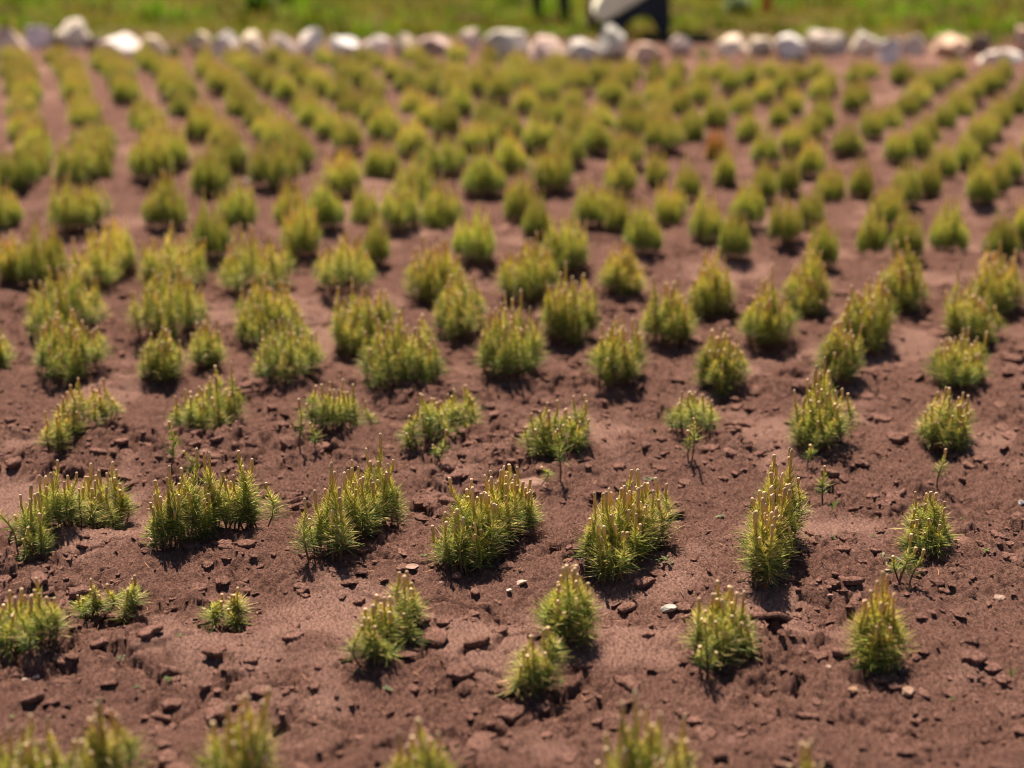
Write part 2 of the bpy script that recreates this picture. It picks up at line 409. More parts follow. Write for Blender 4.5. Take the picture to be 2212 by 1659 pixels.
for i, (px, py, w, c, fl, lab) in enumerate(STONES):
    X, Y, Z = on_ground(px, py); s = w / px_per_m(py) * 0.5
    g = np.random.default_rng(500 + i); v, f = lump(3, g, 11, 0.07, fl)
    v = v * np.array([1.1, 0.9, 1.0]) * s
    o = link("stone" if w > 22 else "pebble", mesh_np("stone", v, f, M_STONE, smooth=False), loc=(X, Y, Z + s * fl * 0.35), rot=(g.normal(0, 0.12), g.normal(0, 0.12), g.normal(0, 0.25)))
    o.color = (*c, 1); tag(o, lab, "stone" if w > 22 else "pebble", "pale stones and pebbles on the soil")

# the line of field stones along the far edge: (x, y centre, width, height, colour)
WHT, BEI, TAN, GRY, MAU, PNK, BLU, DRK = (0.84,0.76,0.69), (0.78,0.63,0.51), (0.64,0.50,0.39), (0.62,0.56,0.50), (0.50,0.41,0.37), (0.66,0.46,0.37), (0.74,0.70,0.68), (0.17,0.125,0.11)
ROCKS = [(12,96,66,58,BEI,"pinkish beige"),(80,80,62,52,WHT,"white"),(118,96,34,36,DRK,"dark low"),(157,72,66,66,BEI,"tall beige"),(197,98,34,36,DRK,"small dark brown"),
 (257,97,90,46,WHT,"broad white"),(328,98,54,46,TAN,"tan"),(425,94,52,46,TAN,"tan"),(487,95,56,52,BLU,"bluish white"),(540,97,56,54,BEI,"warm cream"),
 (607,97,72,38,MAU,"dull brownish"),(673,92,46,50,WHT,"pinkish white"),(740,99,66,42,BLU,"bluish white"),(812,99,66,46,WHT,"round white"),(875,106,50,42,TAN,"tan"),
 (935,98,80,48,MAU,"broad mauve grey"),(1018,86,46,46,BEI,"small cream"),(1090,96,96,66,GRY,"large pale grey"),(1180,107,70,54,BEI,"pinkish white"),(1258,108,82,56,GRY,"broad pale grey"),
 (1325,98,58,64,GRY,"tall two-toned grey"),(1395,112,70,62,PNK,"pinkish"),(1472,98,42,36,MAU,"small mauve grey"),(1580,97,72,42,BEI,"cream pink"),(1643,105,56,40,TAN,"tan"),
 (1712,105,66,46,WHT,"bright white"),(1788,90,82,64,MAU,"large mauve grey"),(1870,95,66,54,WHT,"whitish"),(1930,112,48,60,WHT,"upright cream"),(1980,98,48,48,GRY,"grey white"),
 (2060,102,76,50,PNK,"pink"),(2120,100,44,44,DRK,"dark brown"),(2172,118,86,40,WHT,"long white"),(2222,88,40,50,PNK,"pale pink")]
seen = {}
for i, (px, pc, w, h_, c, word) in enumerate(ROCKS):
    base = pc + h_ * 0.5 + 2
    X, Y = ground_at(px, base, 0.0); Y += 0.10; k = px_per_m(base)
    Z = float(soil_z(np.array([X]), np.array([Y]), False)[0])
    g = np.random.default_rng(900 + i); v, f = lump(4, g, 16, 0.10, 1.0)
    v = v / np.abs(v).max(0)
    hh = h_ / k * 1.2
    v = v * np.array([w / k * 0.60, w / k * 0.42 + 0.02, hh * 0.56])
    o = link("field_stone", mesh_np("field_stone", v, f, M_STONE, smooth=False), loc=(X, Y, Z + hh * 0.36), rot=(g.normal(0, 0.08), g.normal(0, 0.08), g.normal(0, 0.2)))
    o.color = (*[q * g.uniform(0.94, 1.06) for q in c], 1)
    lab = f"{word} field stone, {ORD[i+1]} from the left in the stone row"
    tag(o, lab, "stone", "field stones lined up along the edge of the field")

# ------------------------------------------------------------------ pine shoots
GREEN_LO = np.array((0.060, 0.105, 0.034)); GREEN_MID = np.array((0.205, 0.262, 0.044)); YEL = np.array((0.58, 0.475, 0.085)); TANC = np.array((0.70, 0.49, 0.22))
def needle_block(p, d, n, L, w, side, bend, col0, col1):
    """needles rooted at p (n,3) along d (n,3): three pairs of vertices each"""
    mid = p + d * (L * 0.55)[:, None] + bend * (L * 0.10)[:, None]
    tip = p + d * L[:, None] + bend * (L * 0.32)[:, None]
    v = np.stack([p - side * w[:, None], p + side * w[:, None], mid - side * w[:, None], mid + side * w[:, None], tip - side * w[:, None] * 0.25, tip + side * w[:, None] * 0.25], 1)
    c = np.stack([col0, col0, 0.5 * (col0 + col1), 0.5 * (col0 + col1), col1, col1], 1)
    b = np.arange(n)[:, None] * 6
    f = np.concatenate([b + np.array([0, 1, 3, 2]), b + np.array([2, 3, 5, 4])], 0)
    return v.reshape(-1, 3), c.reshape(-1, 3), f
def make_shoot(g, H=0.14, bare=0.22, n=120, long_=0.036, candle=0.022, curve=0.012, yellow=0.5, straw_=0.2):
    """one seedling shoot rising H above the soil, its bud on top (returned apart)"""
    top = H - candle
    t = np.linspace(0, 1, 8); a = g.uniform(0, 6.28); ph = g.uniform(0, 6.28)
    amp = curve * np.sin(np.pi * t) ** 1.0
    axis_ = np.stack([amp * math.cos(a) + 0.35 * curve * np.sin(5 * t + ph), amp * math.sin(a) + 0.35 * curve * np.cos(4 * t + ph), t * top - 0.012 * (1 - t)], 1)
    axis_[:, :2] -= axis_[0, :2]
    def at(s):
        return np.stack([np.interp(s, t, axis_[:, k]) for k in range(3)], 1)
    # stem
    ns = 5; rad = np.linspace(0.0021, 0.0016, len(t)); ang = np.linspace(0, 2 * math.pi, ns, endpoint=False)
    V = [axis_[i] + np.stack([np.cos(ang) * rad[i], np.sin(ang) * rad[i], 0 * ang], 1) for i in range(len(t))]
    sv = np.concatenate(V); sf = []
    for i in range(len(t) - 1):
        for j in range(ns): sf.append((i * ns + j, i * ns + (j + 1) % ns, (i + 1) * ns + (j + 1) % ns, (i + 1) * ns + j))
    brown = np.array((0.105, 0.052, 0.034)); sc = []
    for i in range(len(t)):
        k = sstep(bare, bare + 0.45, t[i]); sc.append(np.tile(brown * (1 - k) + (GREEN_MID * 0.5 + YEL * 0.7) * k, (ns, 1)))
    sc = np.concatenate(sc)
    # needles: long and spreading low down, short and upright towards the bud
    s = bare + (1 - bare) * g.uniform(0, 1, n) ** 0.9
    az = g.uniform(0, 6.283, n)
    rel = (s - bare) / (1 - bare)
    el = np.radians(np.interp(rel, [0, 0.4, 0.75, 1], [14, 27, 49, 74]) + g.normal(0, 13, n))
    L = long_ * np.interp(rel, [0, 0.15, 0.42, 0.68, 1], [0.85, 1.08, 0.98, 0.52, 0.30]) * g.uniform(0.6, 1.15, n)
    w = g.uniform(0.00045, 0.00075, n)
    d = np.stack([np.cos(az) * np.cos(el), np.sin(az) * np.cos(el), np.sin(el)], 1)
    side = np.cross(d, g.normal(size=(n, 3))); side /= np.linalg.norm(side, axis=1)[:, None] + 1e-9
    bend = np.stack([0 * az, 0 * az, g.uniform(-0.9, 0.6, n)], 1)
    mixv = np.clip(rel * 1.15 - 0.1 + g.normal(0, 0.16, n), 0, 1)[:, None]
    base = np.where(mixv < 0.5, GREEN_LO + (GREEN_MID - GREEN_LO) * mixv * 2, GREEN_MID + (YEL - GREEN_MID) * (mixv * 2 - 1) * (0.35 + yellow))
    base = base * g.uniform(0.7, 1.3, (n, 1))
    straw = g.uniform(size=(n, 1)) < straw_
    tipc = np.where(straw, TANC * g.uniform(0.8, 1.2, (n, 1)), base * 1.0 + (YEL - base) * g.uniform(0.05, 0.5, (n, 1)) * np.clip(rel[:, None] + 0.35, 0, 1))
    nv, ncol, nf = needle_block(at(s), d, n, L, w, side, bend, base, tipc)
    # bud: a scaly candle with a round pale tip
    ns2 = 8; prof = [(0.0, 0.72), (0.18, 0.92), (0.4, 1.0), (0.6, 0.96), (0.78, 1.02), (0.9, 0.98), (0.97, 0.68), (1.0, 0.15)]
    r0 = g.uniform(0.0027, 0.0036); p0 = axis_[-1]; lean = g.normal(0, 0.05, 2)
    bv, bc, bf = [], [], []
    tan1 = np.array((0.64, 0.40, 0.14)); tan0 = np.array((0.50, 0.38, 0.06)); tip_ = np.array((0.74, 0.52, 0.33)) * g.uniform(0.5, 0.98)
    ang2 = np.linspace(0, 2 * math.pi, ns2, endpoint=False)
    for i, (tt, rr) in enumerate(prof):
        sc_ = 1 + 0.16 * ((np.arange(ns2) + i) % 2) - 0.08
        r_ = r0 * rr * sc_ * (0.86 if tt < 0.5 else 1.0)
        z = p0[2] + (tt * 1.12 - 0.12) * candle
        bv.append(np.stack([p0[0] + lean[0] * tt * candle + np.cos(ang2 + i * 0.39) * r_, p0[1] + lean[1] * tt * candle + np.sin(ang2 + i * 0.39) * r_, 0 * ang2 + z], 1))
        cc = tan0 + (tan1 - tan0) * min(1, tt * 1.7); cc = cc + (tip_ - cc) * float(sstep(0.66, 1.0, np.array(tt)))
        bc.append(np.tile(cc, (ns2, 1)) * (0.86 + 0.28 * ((np.arange(ns2) + i) % 2))[:, None])
    for i in range(len(prof) - 1):
        for j in range(ns2): bf.append((i * ns2 + j, i * ns2 + (j + 1) % ns2, (i + 1) * ns2 + (j + 1) % ns2, (i + 1) * ns2 + j))
    k0 = (len(prof) - 1) * ns2
    bf.append((k0, k0 + 2, k0 + 4, k0 + 6))
    verts = np.concatenate([sv, nv]); cols = np.concatenate([sc, ncol]); fc = np.concatenate([np.array(sf), nf + len(sv)])
    mi = np.concatenate([np.zeros(len(sf), int), np.ones(len(nf), int)])
    return dict(v=verts, c=cols, f=fc, mi=mi, bv=np.concatenate(bv), bc=np.concatenate(bc), bf=np.array(bf), H=H)

SHOOTS = []        # library for dense clumps
for i in range(22):
    g = np.random.default_rng(40 + i)
    SHOOTS.append(make_shoot(g, H=0.142, bare=g.uniform(0.20, 0.33), n=int(g.integers(180, 230)), long_=g.uniform(0.034, 0.046), candle=g.choice([0.018, 0.024, 0.030, 0.038]), curve=0.012, yellow=g.uniform(0.2, 0.8), straw_=0.65 if i in (5, 17) else g.uniform(0.1, 0.3)))
SOLO = []          # lone seedlings: barer, darker
for i in range(8):
    g = np.random.default_rng(140 + i)
    SOLO.append(make_shoot(g, H=0.115, bare=g.uniform(0.30, 0.45), n=int(g.integers(95, 130)), long_=g.uniform(0.022, 0.030), candle=g.choice([0.008, 0.013, 0.02]), curve=0.014, yellow=0.05))
for lib in (SHOOTS, SOLO):
    for s in lib:
        s["me"] = mesh_np("shoot", s["v"], s["f"], [M_STEM, M_NEEDLE], s["c"], s["mi"])
        s["bme"] = mesh_np("bud", s["bv"], s["bf"], M_BUD, s["bc"], smooth=True)

def footprint(g, n, half_w, seg):
    """n scattered roots over a band of half width half_w (m) round the segment seg = (dx, dy)"""
    L = math.hypot(*seg); pts = []; tries = 0; area = math.pi * half_w ** 2 + 2 * half_w * L
    dmin = 0.72 * math.sqrt(area / n)
    while len(pts) < n and tries < 4000:
        tries += 1
        t = g.uniform(0, 1); a = g.uniform(0, 6.283); r = half_w * math.sqrt(g.uniform(0, 1))
        x = seg[0] * t + r * math.cos(a); y = seg[1] * t + r * math.sin(a)
        if all((x - q[0]) ** 2 + (y - q[1]) ** 2 > dmin ** 2 for q in pts):
            tt = np.clip((x * seg[0] + y * seg[1]) / (L * L + 1e-9), 0, 1) if L > 1e-6 else 0
            edge = math.hypot(x - seg[0] * tt, y - seg[1] * tt) / half_w
            pts.append((x, y, edge))
        elif tries % 300 == 0: dmin *= 0.85
    return pts
def shoot_pose(g, x, y, edge, cx, cy, height, H):
    hgt = height * (1.0 - 0.32 * edge ** 1.5) * g.uniform(0.66, 1.06)
    if g.uniform() < 0.16: hgt *= 1.15
    s = hgt / H
    out = math.atan2(y - cy, x - cx); lean = 0.16 * edge * g.uniform(0.2, 1.0)
    rx = -math.sin(out) * lean + g.normal(0, 0.03); ry = math.cos(out) * lean + g.normal(0, 0.03)
    sx = 0.8 + 0.2 * s
    return (rx, ry, g.uniform(0, 6.28)), (sx, sx, s)

# ---- merged clumps for the blurred far rows: foliage and buds as two parts that share mesh data
def rot_e(rx, ry, rz):
    cx_, sx_ = math.cos(rx), math.sin(rx); cy_, sy_ = math.cos(ry), math.sin(ry); cz_, sz_ = math.cos(rz), math.sin(rz)
    return np.array([[cz_, -sz_, 0], [sz_, cz_, 0], [0, 0, 1.0]]) @ np.array([[cy_, 0, sy_], [0, 1, 0], [-sy_, 0, cy_]]) @ np.array([[1, 0, 0], [0, cx_, -sx_], [0, sx_, cx_]])
FAR = []
for i in range(16):
    g = np.random.default_rng(700 + i); V, C, Fc, Mi, BV, BC, BF = [], [], [], [], [], [], []; o1 = o2 = 0
    elong = g.uniform(0.03, 0.11)
    pts = footprint(g, int(g.integers(36, 46)), 0.078, (0.25 * elong * g.normal(), elong))
    mx = np.mean([p[0] for p in pts]); my = np.mean([p[1] for p in pts])
    for (x, y, e) in pts:
        s = SHOOTS[int(g.integers(len(SHOOTS)))]; rot, scl = shoot_pose(g, x, y, e, mx, my, 0.15, s["H"]); Rm = rot_e(*rot)
        p0 = np.array([x - mx, y - my, 0])
        V.append((s["v"] * scl) @ Rm.T + p0); C.append(s["c"]); Fc.append(s["f"] + o1); Mi.append(s["mi"]); o1 += len(s["v"])
        BV.append((s["bv"] * scl) @ Rm.T + p0); BC.append(s["bc"]); BF.append(s["bf"] + o2); o2 += len(s["bv"])
    FAR.append(mesh_np("pine_clump", np.concatenate(V + BV), np.concatenate(Fc + [f_ + o1 for f_ in BF]), [M_STEM, M_NEEDLE, M_BUD], np.concatenate(C + BC),
                       np.concatenate(Mi + [np.full(len(f_), 2) for f_ in BF])))

GROUP = "pine seedling clumps planted in rows on the nursery field"
CAT = "pine clump"
all_clumps = []      # (object, px, py, row) for the labels
def near_clump(px1, py1, px2, py2, wpx, n, top, label=None, row=0, hscale=1.0, tint=(1, 1, 1)):
    X1, Y1, Z1 = on_ground(px1, py1); X2, Y2, Z2 = on_ground(px2, py2)
    k = px_per_m(py1); half = max(0.018, wpx / k * 0.5 - 0.017)
    ang = math.atan2(CAM_H, Y1)
    ytop_base = min(py1, py2) * 0.75 + max(py1, py2) * 0.25
    height = (ytop_base - top) / (k * math.cos(ang)) * hscale
    g = np.random.default_rng(int(px1 * 7 + py1) & 0xffff)
    root = bpy.data.objects.new("pine_clump", None); COL.objects.link(root); root.location = (X1, Y1, Z1); root.empty_display_size = 0.05
    pts = footprint(g, n, half, (X2 - X1, Y2 - Y1))
    mx = np.mean([p[0] for p in pts]); my = np.mean([p[1] for p in pts])
    zs = soil_z(np.array([X1 + p[0] for p in pts]), np.array([Y1 + p[1] for p in pts]))
    for (x, y, e), z in zip(pts, zs):
        s = SHOOTS[int(g.integers(len(SHOOTS)))] if g.uniform() < 0.9 else SOLO[int(g.integers(len(SOLO)))]
        rot, scl = shoot_pose(g, x, y, e, mx, my, height, s["H"])
        if any(s is q for q in SOLO): scl = tuple(q * 0.8 for q in scl)
        sh = link("shoot", s["me"], root, (x, y, z - Z1), rot, scl); bd = link("bud", s["bme"], sh)
        sh.color = bd.color = (*tint, 1)
    tag(root, label, CAT, GROUP); all_clumps.append((root, px1, py1, row, wpx)); return root
def seedling(px, py, toppx, toppy, label, lib=SOLO, pick=0, extra=()):
    X, Y, Z = on_ground(px, py); k = px_per_m(py); ang = math.atan2(CAM_H, Y); g = np.random.default_rng(int(px * 3 + py))
    root = bpy.data.objects.new("pine_seedling", None); COL.objects.link(root); root.location = (X, Y, Z); root.empty_display_size = 0.03
    for (dx, tx, ty, q) in [(0, toppx - px, py - toppy, pick)] + list(extra):
        s = lib[q % len(lib)]; H = ty / (k * math.cos(ang)); sc = H / s["H"]; lean = math.atan2(tx - dx, ty)
        sh = link("shoot", s["me"], root, (dx / k, 0, 0), (g.normal(0, 0.03), lean, g.uniform(0, 0.4)), (0.8 + 0.2 * sc, 0.8 + 0.2 * sc, sc)); link("bud", s["bme"], sh)
    tag(root, label, "pine seedling", "single pine seedlings standing apart from the clumps"); return root

# row cut by the bottom edge
near_clump(60,1765,80,1755,190,20,1555,"blurred clump in the bottom left corner, cut by the lower edge",1)
near_clump(210,1745,225,1735,130,16,1500,"blurred tall-budded clump second from the left along the bottom edge",1)
near_clump(520,1765,555,1750,150,17,1500,"blurred clump with long thin buds third along the bottom edge",1)
near_clump(905,1800,930,1790,140,13,1555,"blurred low clump fourth along the bottom edge, only tips showing",1)
near_clump(1360,1775,1400,1765,210,28,1515,"blurred broad clump fifth along the bottom edge",1)
near_clump(1735,1840,1750,1835,110,10,1610,"blurred clump last on the right along the bottom edge, barely showing",1)
# second row
near_clump(55,1405,85,1390,150,16,1262,"soft leafy clump at the left edge in the second row",2)
near_clump(200,1338,222,1330,80,7,1240,"sparse low clump right of the left-edge clump in the second row",2)
near_clump(285,1325,287,1322,34,3,1232,"thin upright pair of shoots beside the sparse second-row clump",2)
near_clump(485,1362,505,1352,80,7,1268,"small bright green clump beside a broken clod in the second row",2)
near_clump(785,1440,880,1350,92,24,1250,"long clump trailing back to the right in the second row",2)
near_clump(1145,1500,1160,1480,100,12,1340,"small clump with bare stems nearest the bottom centre",2)
near_clump(1222,1390,1232,1375,112,20,1218,"tall dense clump right behind the small bottom centre clump",2)
near_clump(1545,1425,1565,1405,150,24,1262,"broad clump with a lone seedling before it in the second row",2)
near_clump(1895,1445,1900,1420,112,24,1252,"yellowish tapering clump farthest right in the second row",2,tint=(1.1,1.05,0.95))
# sharp row
near_clump(75,1200,250,1122,118,44,1005,"long sharp clump at the left edge trailing back to the right",3)
near_clump(348,1185,550,1142,92,46,1000,"sharp clump stretched wide, second from the left in the sharp row",3)
near_clump(700,1212,840,1138,110,48,985,"sharp clump with tallest buds at its middle, third in the sharp row",3)
near_clump(988,1225,1115,1150,135,64,1015,"widest sharp clump, with bare brown stems at its foot",3)
near_clump(1312,1242,1390,1180,125,54,1030,"sharp rounded clump right of the widest one",3)
near_clump(1640,1272,1690,1172,98,56,1000,"tall narrow sharp clump with one bud far above the rest",3)
near_clump(1985,1188,2000,1172,118,18,1065,"small sharp fan-shaped clump farthest right in the sharp row",3)
# row behind the sharp one
near_clump(115,995,235,908,82,24,830,"sparse long clump with reddish needles, first behind the sharp row",4,tint=(1.08,0.98,0.95))
near_clump(438,932,485,912,130,28,805,"dense rounded clump second in the row behind the sharp one",4)
near_clump(690,945,765,928,95,20,820,"clump with a lone seedling at its left, third behind the sharp row",4)
near_clump(905,970,1010,928,95,28,840,"long clump with many thin buds, fourth behind the sharp row",4)
near_clump(1172,978,1252,952,105,24,855,"clump with a tall bare-stemmed seedling before it, fifth behind the sharp row",4)
near_clump(1490,938,1502,925,98,18,828,"small clump behind a low seedling, sixth behind the sharp row",4)
near_clump(1762,968,1775,948,125,32,800,"tall dense clump with yellow shoots, seventh behind the sharp row",4)
near_clump(2035,970,2048,950,130,30,838,"dense clump farthest right in the row behind the sharp one",4)
# lone seedlings
seedling(368,1005,365,885,"dark seedling with a bare stem between the first two clumps behind the sharp row",pick=0,extra=((26,28,62,2),))
seedling(649,965,645,848,"upright dark seedling left of the third clump behind the sharp row",pick=1,extra=((24,22,70,5),))
seedling(946,1004,962,925,"leaning seedling before the fourth clump behind the sharp row",pick=3,extra=((4,-8,48,4),))
seedling(1208,1042,1206,930,"tall bare-stemmed seedling right of the broad flat reddish stone",pick=4)
seedling(1166,1052,1166,1010,"tiny seedling in front of the broad flat reddish stone",pick=2)
seedling(1494,1000,1492,902,"low bushy seedling before the sixth clump behind the sharp row",pick=5,extra=((-6,-14,70,1),))
seedling(1780,1090,1776,990,"dark leaning seedling on the bare slope below the tall yellow-shooted clump",pick=6)
seedling(1748,1018,1744,962,"short thin seedling at the foot of the tall yellow-shooted clump",pick=0)
seedling(2029,1040,2032,950,"thin bare-stemmed seedling at the foot of the last clump behind the sharp row",pick=7)
seedling(1944,1262,1954,1152,"branched seedling on a bare stem under the fan-shaped clump",pick=3,extra=((2,-24,72,6),(3,32,80,1)))
seedling(1966,1285,1990,1192,"leaning bare-stemmed seedling right of the branched one",pick=1)
seedling(1526,1472,1524,1348,"thin seedling standing before the broad second-row clump",pick=4,extra=((-4,-22,76,0),(3,18,64,6)))
seedling(36,1206,2,1085,"leaning dark seedling at the left edge in the sharp row",pick=5)
seedling(70,1216,72,1130,"bushy dark seedling on a short bare stem, front of the first sharp clump",pick=6,extra=((-6,-20,60,3),))

# rows with visible single buds, still built shoot by shoot: (x, y, width, height in photo pixels)
E_ROW = [(-12,802,56,100),(140,815,150,125),(348,820,88,98),(446,802,66,108),(615,812,132,112),(848,825,168,130),(1085,815,138,145),(1325,825,106,128),(1555,845,102,112),(1808,832,82,128),(2060,842,122,112)]
F_ROW = [(130,722,155,128),(358,722,150,132),(570,728,142,120),(775,742,132,115),(990,724,108,115),(1218,742,118,130),(1440,747,112,128),(1650,744,108,128),(1866,757,108,138),(2086,737,108,125)]
G_ROW = [(17,622,60,100),(207,632,100,115),(363,630,155,125),(547,630,145,125),(735,634,125,120),(935,650,118,118),(1130,652,118,130),(1335,650,104,112),(1530,678,92,128),(1735,662,98,120),(1940,667,88,115),(2142,660,104,125)]
for r, row in ((5, E_ROW), (6, F_ROW), (7, G_ROW)):
    for (px, py, w, h_) in row:
        near_clump(px, py, px + w * 0.14, py - 14, w * 1.04, int(15 + w * 0.15), py - h_ * 1.12 - 8, None, r, tint=(1.05 + 0.08 * (r - 5), 1.05 + 0.06 * (r - 5), 1.0))  # tint brightens row by row: sunnier back rows put into the colour

# the blurred rows: (x, y, width) of each clump's foot on the photograph
FARPOS = [(95,602,120),(255,586,95),(457,567,88),(650,563,100),(814,576,62),(1027,572,105),(1218,582,105),(1390,564,90),(1584,572,70),(1777,579,72),(1957,566,80),(2161,562,80),
 (13,502,80),(170,502,125),(357,498,105),(513,494,100),(632,482,80),(702,505,95),(787,480,70),(867,502,98),(950,492,100),(1120,480,75),(1160,512,70),(1284,497,86),(1337,505,60),(1444,487,72),(1524,520,76),(1611,500,76),(1694,522,56),(1751,497,72),(1881,546,72),(1914,503,80),(2047,537,86),(2214,528,60),
 (33,410,95),(83,387,60),(165,400,100),(212,388,70),(330,397,100),(457,420,100),(593,407,100),(742,420,82),(893,432,95),(1047,420,100),(1193,412,90),(1340,422,76),(1417,402,60),(1484,432,56),(1564,403,52),(1647,442,66),(1701,417,56),(1794,437,66),(1861,423,56),(1957,453,70),(2004,423,54),(2117,450,72),(2150,423,64),
 (410,347,70),(547,350,75),(683,358,64),(823,378,80),(957,377,90),(1103,377,80),(1233,370,88),(1300,338,60),(1370,370,70),(1430,328,60),(1167,338,60),(1050,335,70),(1497,350,60),(1544,350,52),(1607,367,62),(1751,377,62),(1807,340,54),(1844,322,54),(1891,367,50),(1927,353,52),(1967,333,46),(2034,390,72),(2084,337,56),(2177,397,70),(1680,323,44),(1711,311,56),
 (63,345,80),(168,345,85),(60,290,75),(163,292,80),(212,306,60),(277,292,75),(290,345,70),(357,266,62),(385,303,65),(245,256,62),(422,218,52),(462,266,62),(495,308,66),(522,221,56),(232,201,52),(105,221,54),(322,216,54),(160,238,64),(50,238,66),(30,194,54),(160,186,58),(75,169,52),(270,153,50),(305,144,44),(382,144,52),(337,166,48),(12,144,52),(175,161,54),(430,180,50),
 (578,271,66),(623,224,58),(668,254,62),(628,316,72),(728,303,66),(780,256,60),(713,221,56),(813,276,56),(853,304,60),(878,254,52),(908,281,56),(955,291,60),(993,249,54),(1023,274,56),(960,196,56),(1028,176,54),(908,211,56),(1075,289,60),(1093,209,54),(688,169,50),(785,184,56),(590,186,54),(638,151,50),(850,169,52),(733,151,50),(560,146,46),(480,150,46),(770,310,66),
 (1326,204,54),(1418,201,54),(1513,206,56),(1153,234,58),(1236,199,54),(1211,179,50),(1516,296,62),(1561,231,56),(1593,294,58),(1641,296,56),(1361,229,56),(1266,221,54),(1243,254,60),(1131,256,58),(1196,279,62),(1286,169,50),(1356,174,52),(1456,179,52),(1588,194,52),(1636,184,52),(1451,271,58),(1593,249,56),(1331,299,60),(1388,301,60),(1468,304,60),(1118,199,54),(1400,263,56),(1320,262,56),
 (1694,164,48),(1766,169,48),(1731,181,48),(1816,184,48),(1854,169,44),(1911,189,50),(1751,226,54),(1699,241,54),(1809,259,54),(1856,234,52),(1761,284,56),(1876,199,48),(1941,171,46),(1954,234,52),(1979,211,50),(1919,254,54),(1876,299,56),(1994,296,60),(2026,254,54),(2056,241,52),(2031,184,48),(1994,186,46),(2099,199,52),(2144,166,44),(2161,244,54),(2131,271,56),(2089,300,50),(2194,196,52),(2129,194,48),(2204,279,58),(2170,302,54),(1664,219,52),(1666,266,54),(2215,345,66)]
spots = [(*ground_at(x, y), x, y, w) for (x, y, w) in FARPOS]
Y0 = min(s[1] for s in spots)
# where the photograph is too soft to survey every plant, the planting pattern (0.29 m apart, every second row shifted) goes on
have = [(s[0], s[1]) for s in spots]
spots = [q for q in spots if q[1] < 7.42 or (q[2], q[3]) == (1544, 350)]; have = [(q[0], q[1]) for q in spots]
for k in range(-2, 12):
    for m in range(-32, 24):
        xx = 1.74 + 0.172 * k + 0.292 * m + rng.normal(0, 0.020); y_ = 8.31 + 0.403 * k + rng.normal(0, 0.028)
        inside = abs(xx) < 0.300 * (y_ * 0.956 + 0.38) + 0.08
        edge = 11.6 - 0.75 * sstep(-0.4, 1.2, np.array(xx))
        if inside and 7.35 < y_ < edge and rng.uniform() > 0.03 and all((xx - a_) ** 2 + ((y_ - b_) * 0.7) ** 2 > 0.19 ** 2 for a_, b_ in have[:len(have)]):
            c_, s_ = math.cos(PITCH), math.sin(PITCH); dep = y_ * c_ + CAM_H * s_
            spots.append((xx, y_, PW / 2 + FPX * xx / dep, PH / 2 - FPX * (y_ * s_ - CAM_H * c_) / dep, (rng.uniform(0.155, 0.195) - 0.030 * float(sstep(0.2, 1.4, np.array(xx)))) * FPX / dep)); have.append((xx, y_))
far_objs = []
for i, (X, Y, px, py, w) in enumerate(spots):
    g = np.random.default_rng(2000 + i)
    Z = float(soil_z(np.array([X]), np.array([Y]))[0])
    me1 = FAR[int(g.integers(len(FAR)))]
    dep = Y * math.cos(PITCH) + CAM_H * math.sin(PITCH); wm = w * dep / FPX
    sxy = np.clip(wm / 0.205, 0.52, 1.3); sz = np.clip(1.0 + 0.52 * sxy, 1.15, 1.7) * g.uniform(0.88, 1.08) * (0.80 if Y > 10.4 else 0.92 if Y > 7.42 else 1.0)
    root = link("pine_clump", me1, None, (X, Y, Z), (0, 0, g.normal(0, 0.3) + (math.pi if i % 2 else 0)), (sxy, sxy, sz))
    if (px, py) == (1544, 350): root.color = (1.35, 0.85, 0.8, 1)
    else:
        q_ = g.uniform(0.9, 1.1); root.color = (1.18 * q_ * g.uniform(0.97, 1.03), 1.25 * q_, 1.05 * q_, 1)  # random tone, raised overall to stand in for sunlit golden crown tops
    tag(root, None, CAT, GROUP)
    far_objs.append((root, px, py, Y, w))

# shed needles lying about under the nearest clumps
lp = []
for (o, px, py, r_, w) in all_clumps:
    if r_ in (2, 3, 4):
        for _ in range(9): lp.append((o.location.x + rng.normal(0.02, 0.075), o.location.y + rng.normal(-0.01, 0.085)))
lp = np.array(lp); n = len(lp); az = rng.uniform(0, 6.283, n); el = rng.normal(0.05, 0.16, n)
d = np.stack([np.cos(az) * np.cos(el), np.sin(az) * np.cos(el), np.sin(el)], 1); sd = np.stack([-np.sin(az), np.cos(az), 0 * az], 1)
lc = np.array((0.30, 0.15, 0.075)) * rng.uniform(0.5, 1.5, (n, 1))
lv, lcol, lf = needle_block(np.stack([lp[:, 0], lp[:, 1], soil_z(lp[:, 0], lp[:, 1]) + 0.0025], 1), d, n, rng.uniform(0.012, 0.034, n), rng.uniform(0.0004, 0.0007, n), sd, np.stack([np.cos(az + 1.5), np.sin(az + 1.5), 0 * az], 1) * rng.normal(0, 0.4, (n, 1)), lc, lc)
tag(link("needle_litter", mesh_np("needle_litter", lv, lf, M_STEM, lcol)), "dry reddish pine needles shed on the soil around the clumps", kind="stuff")

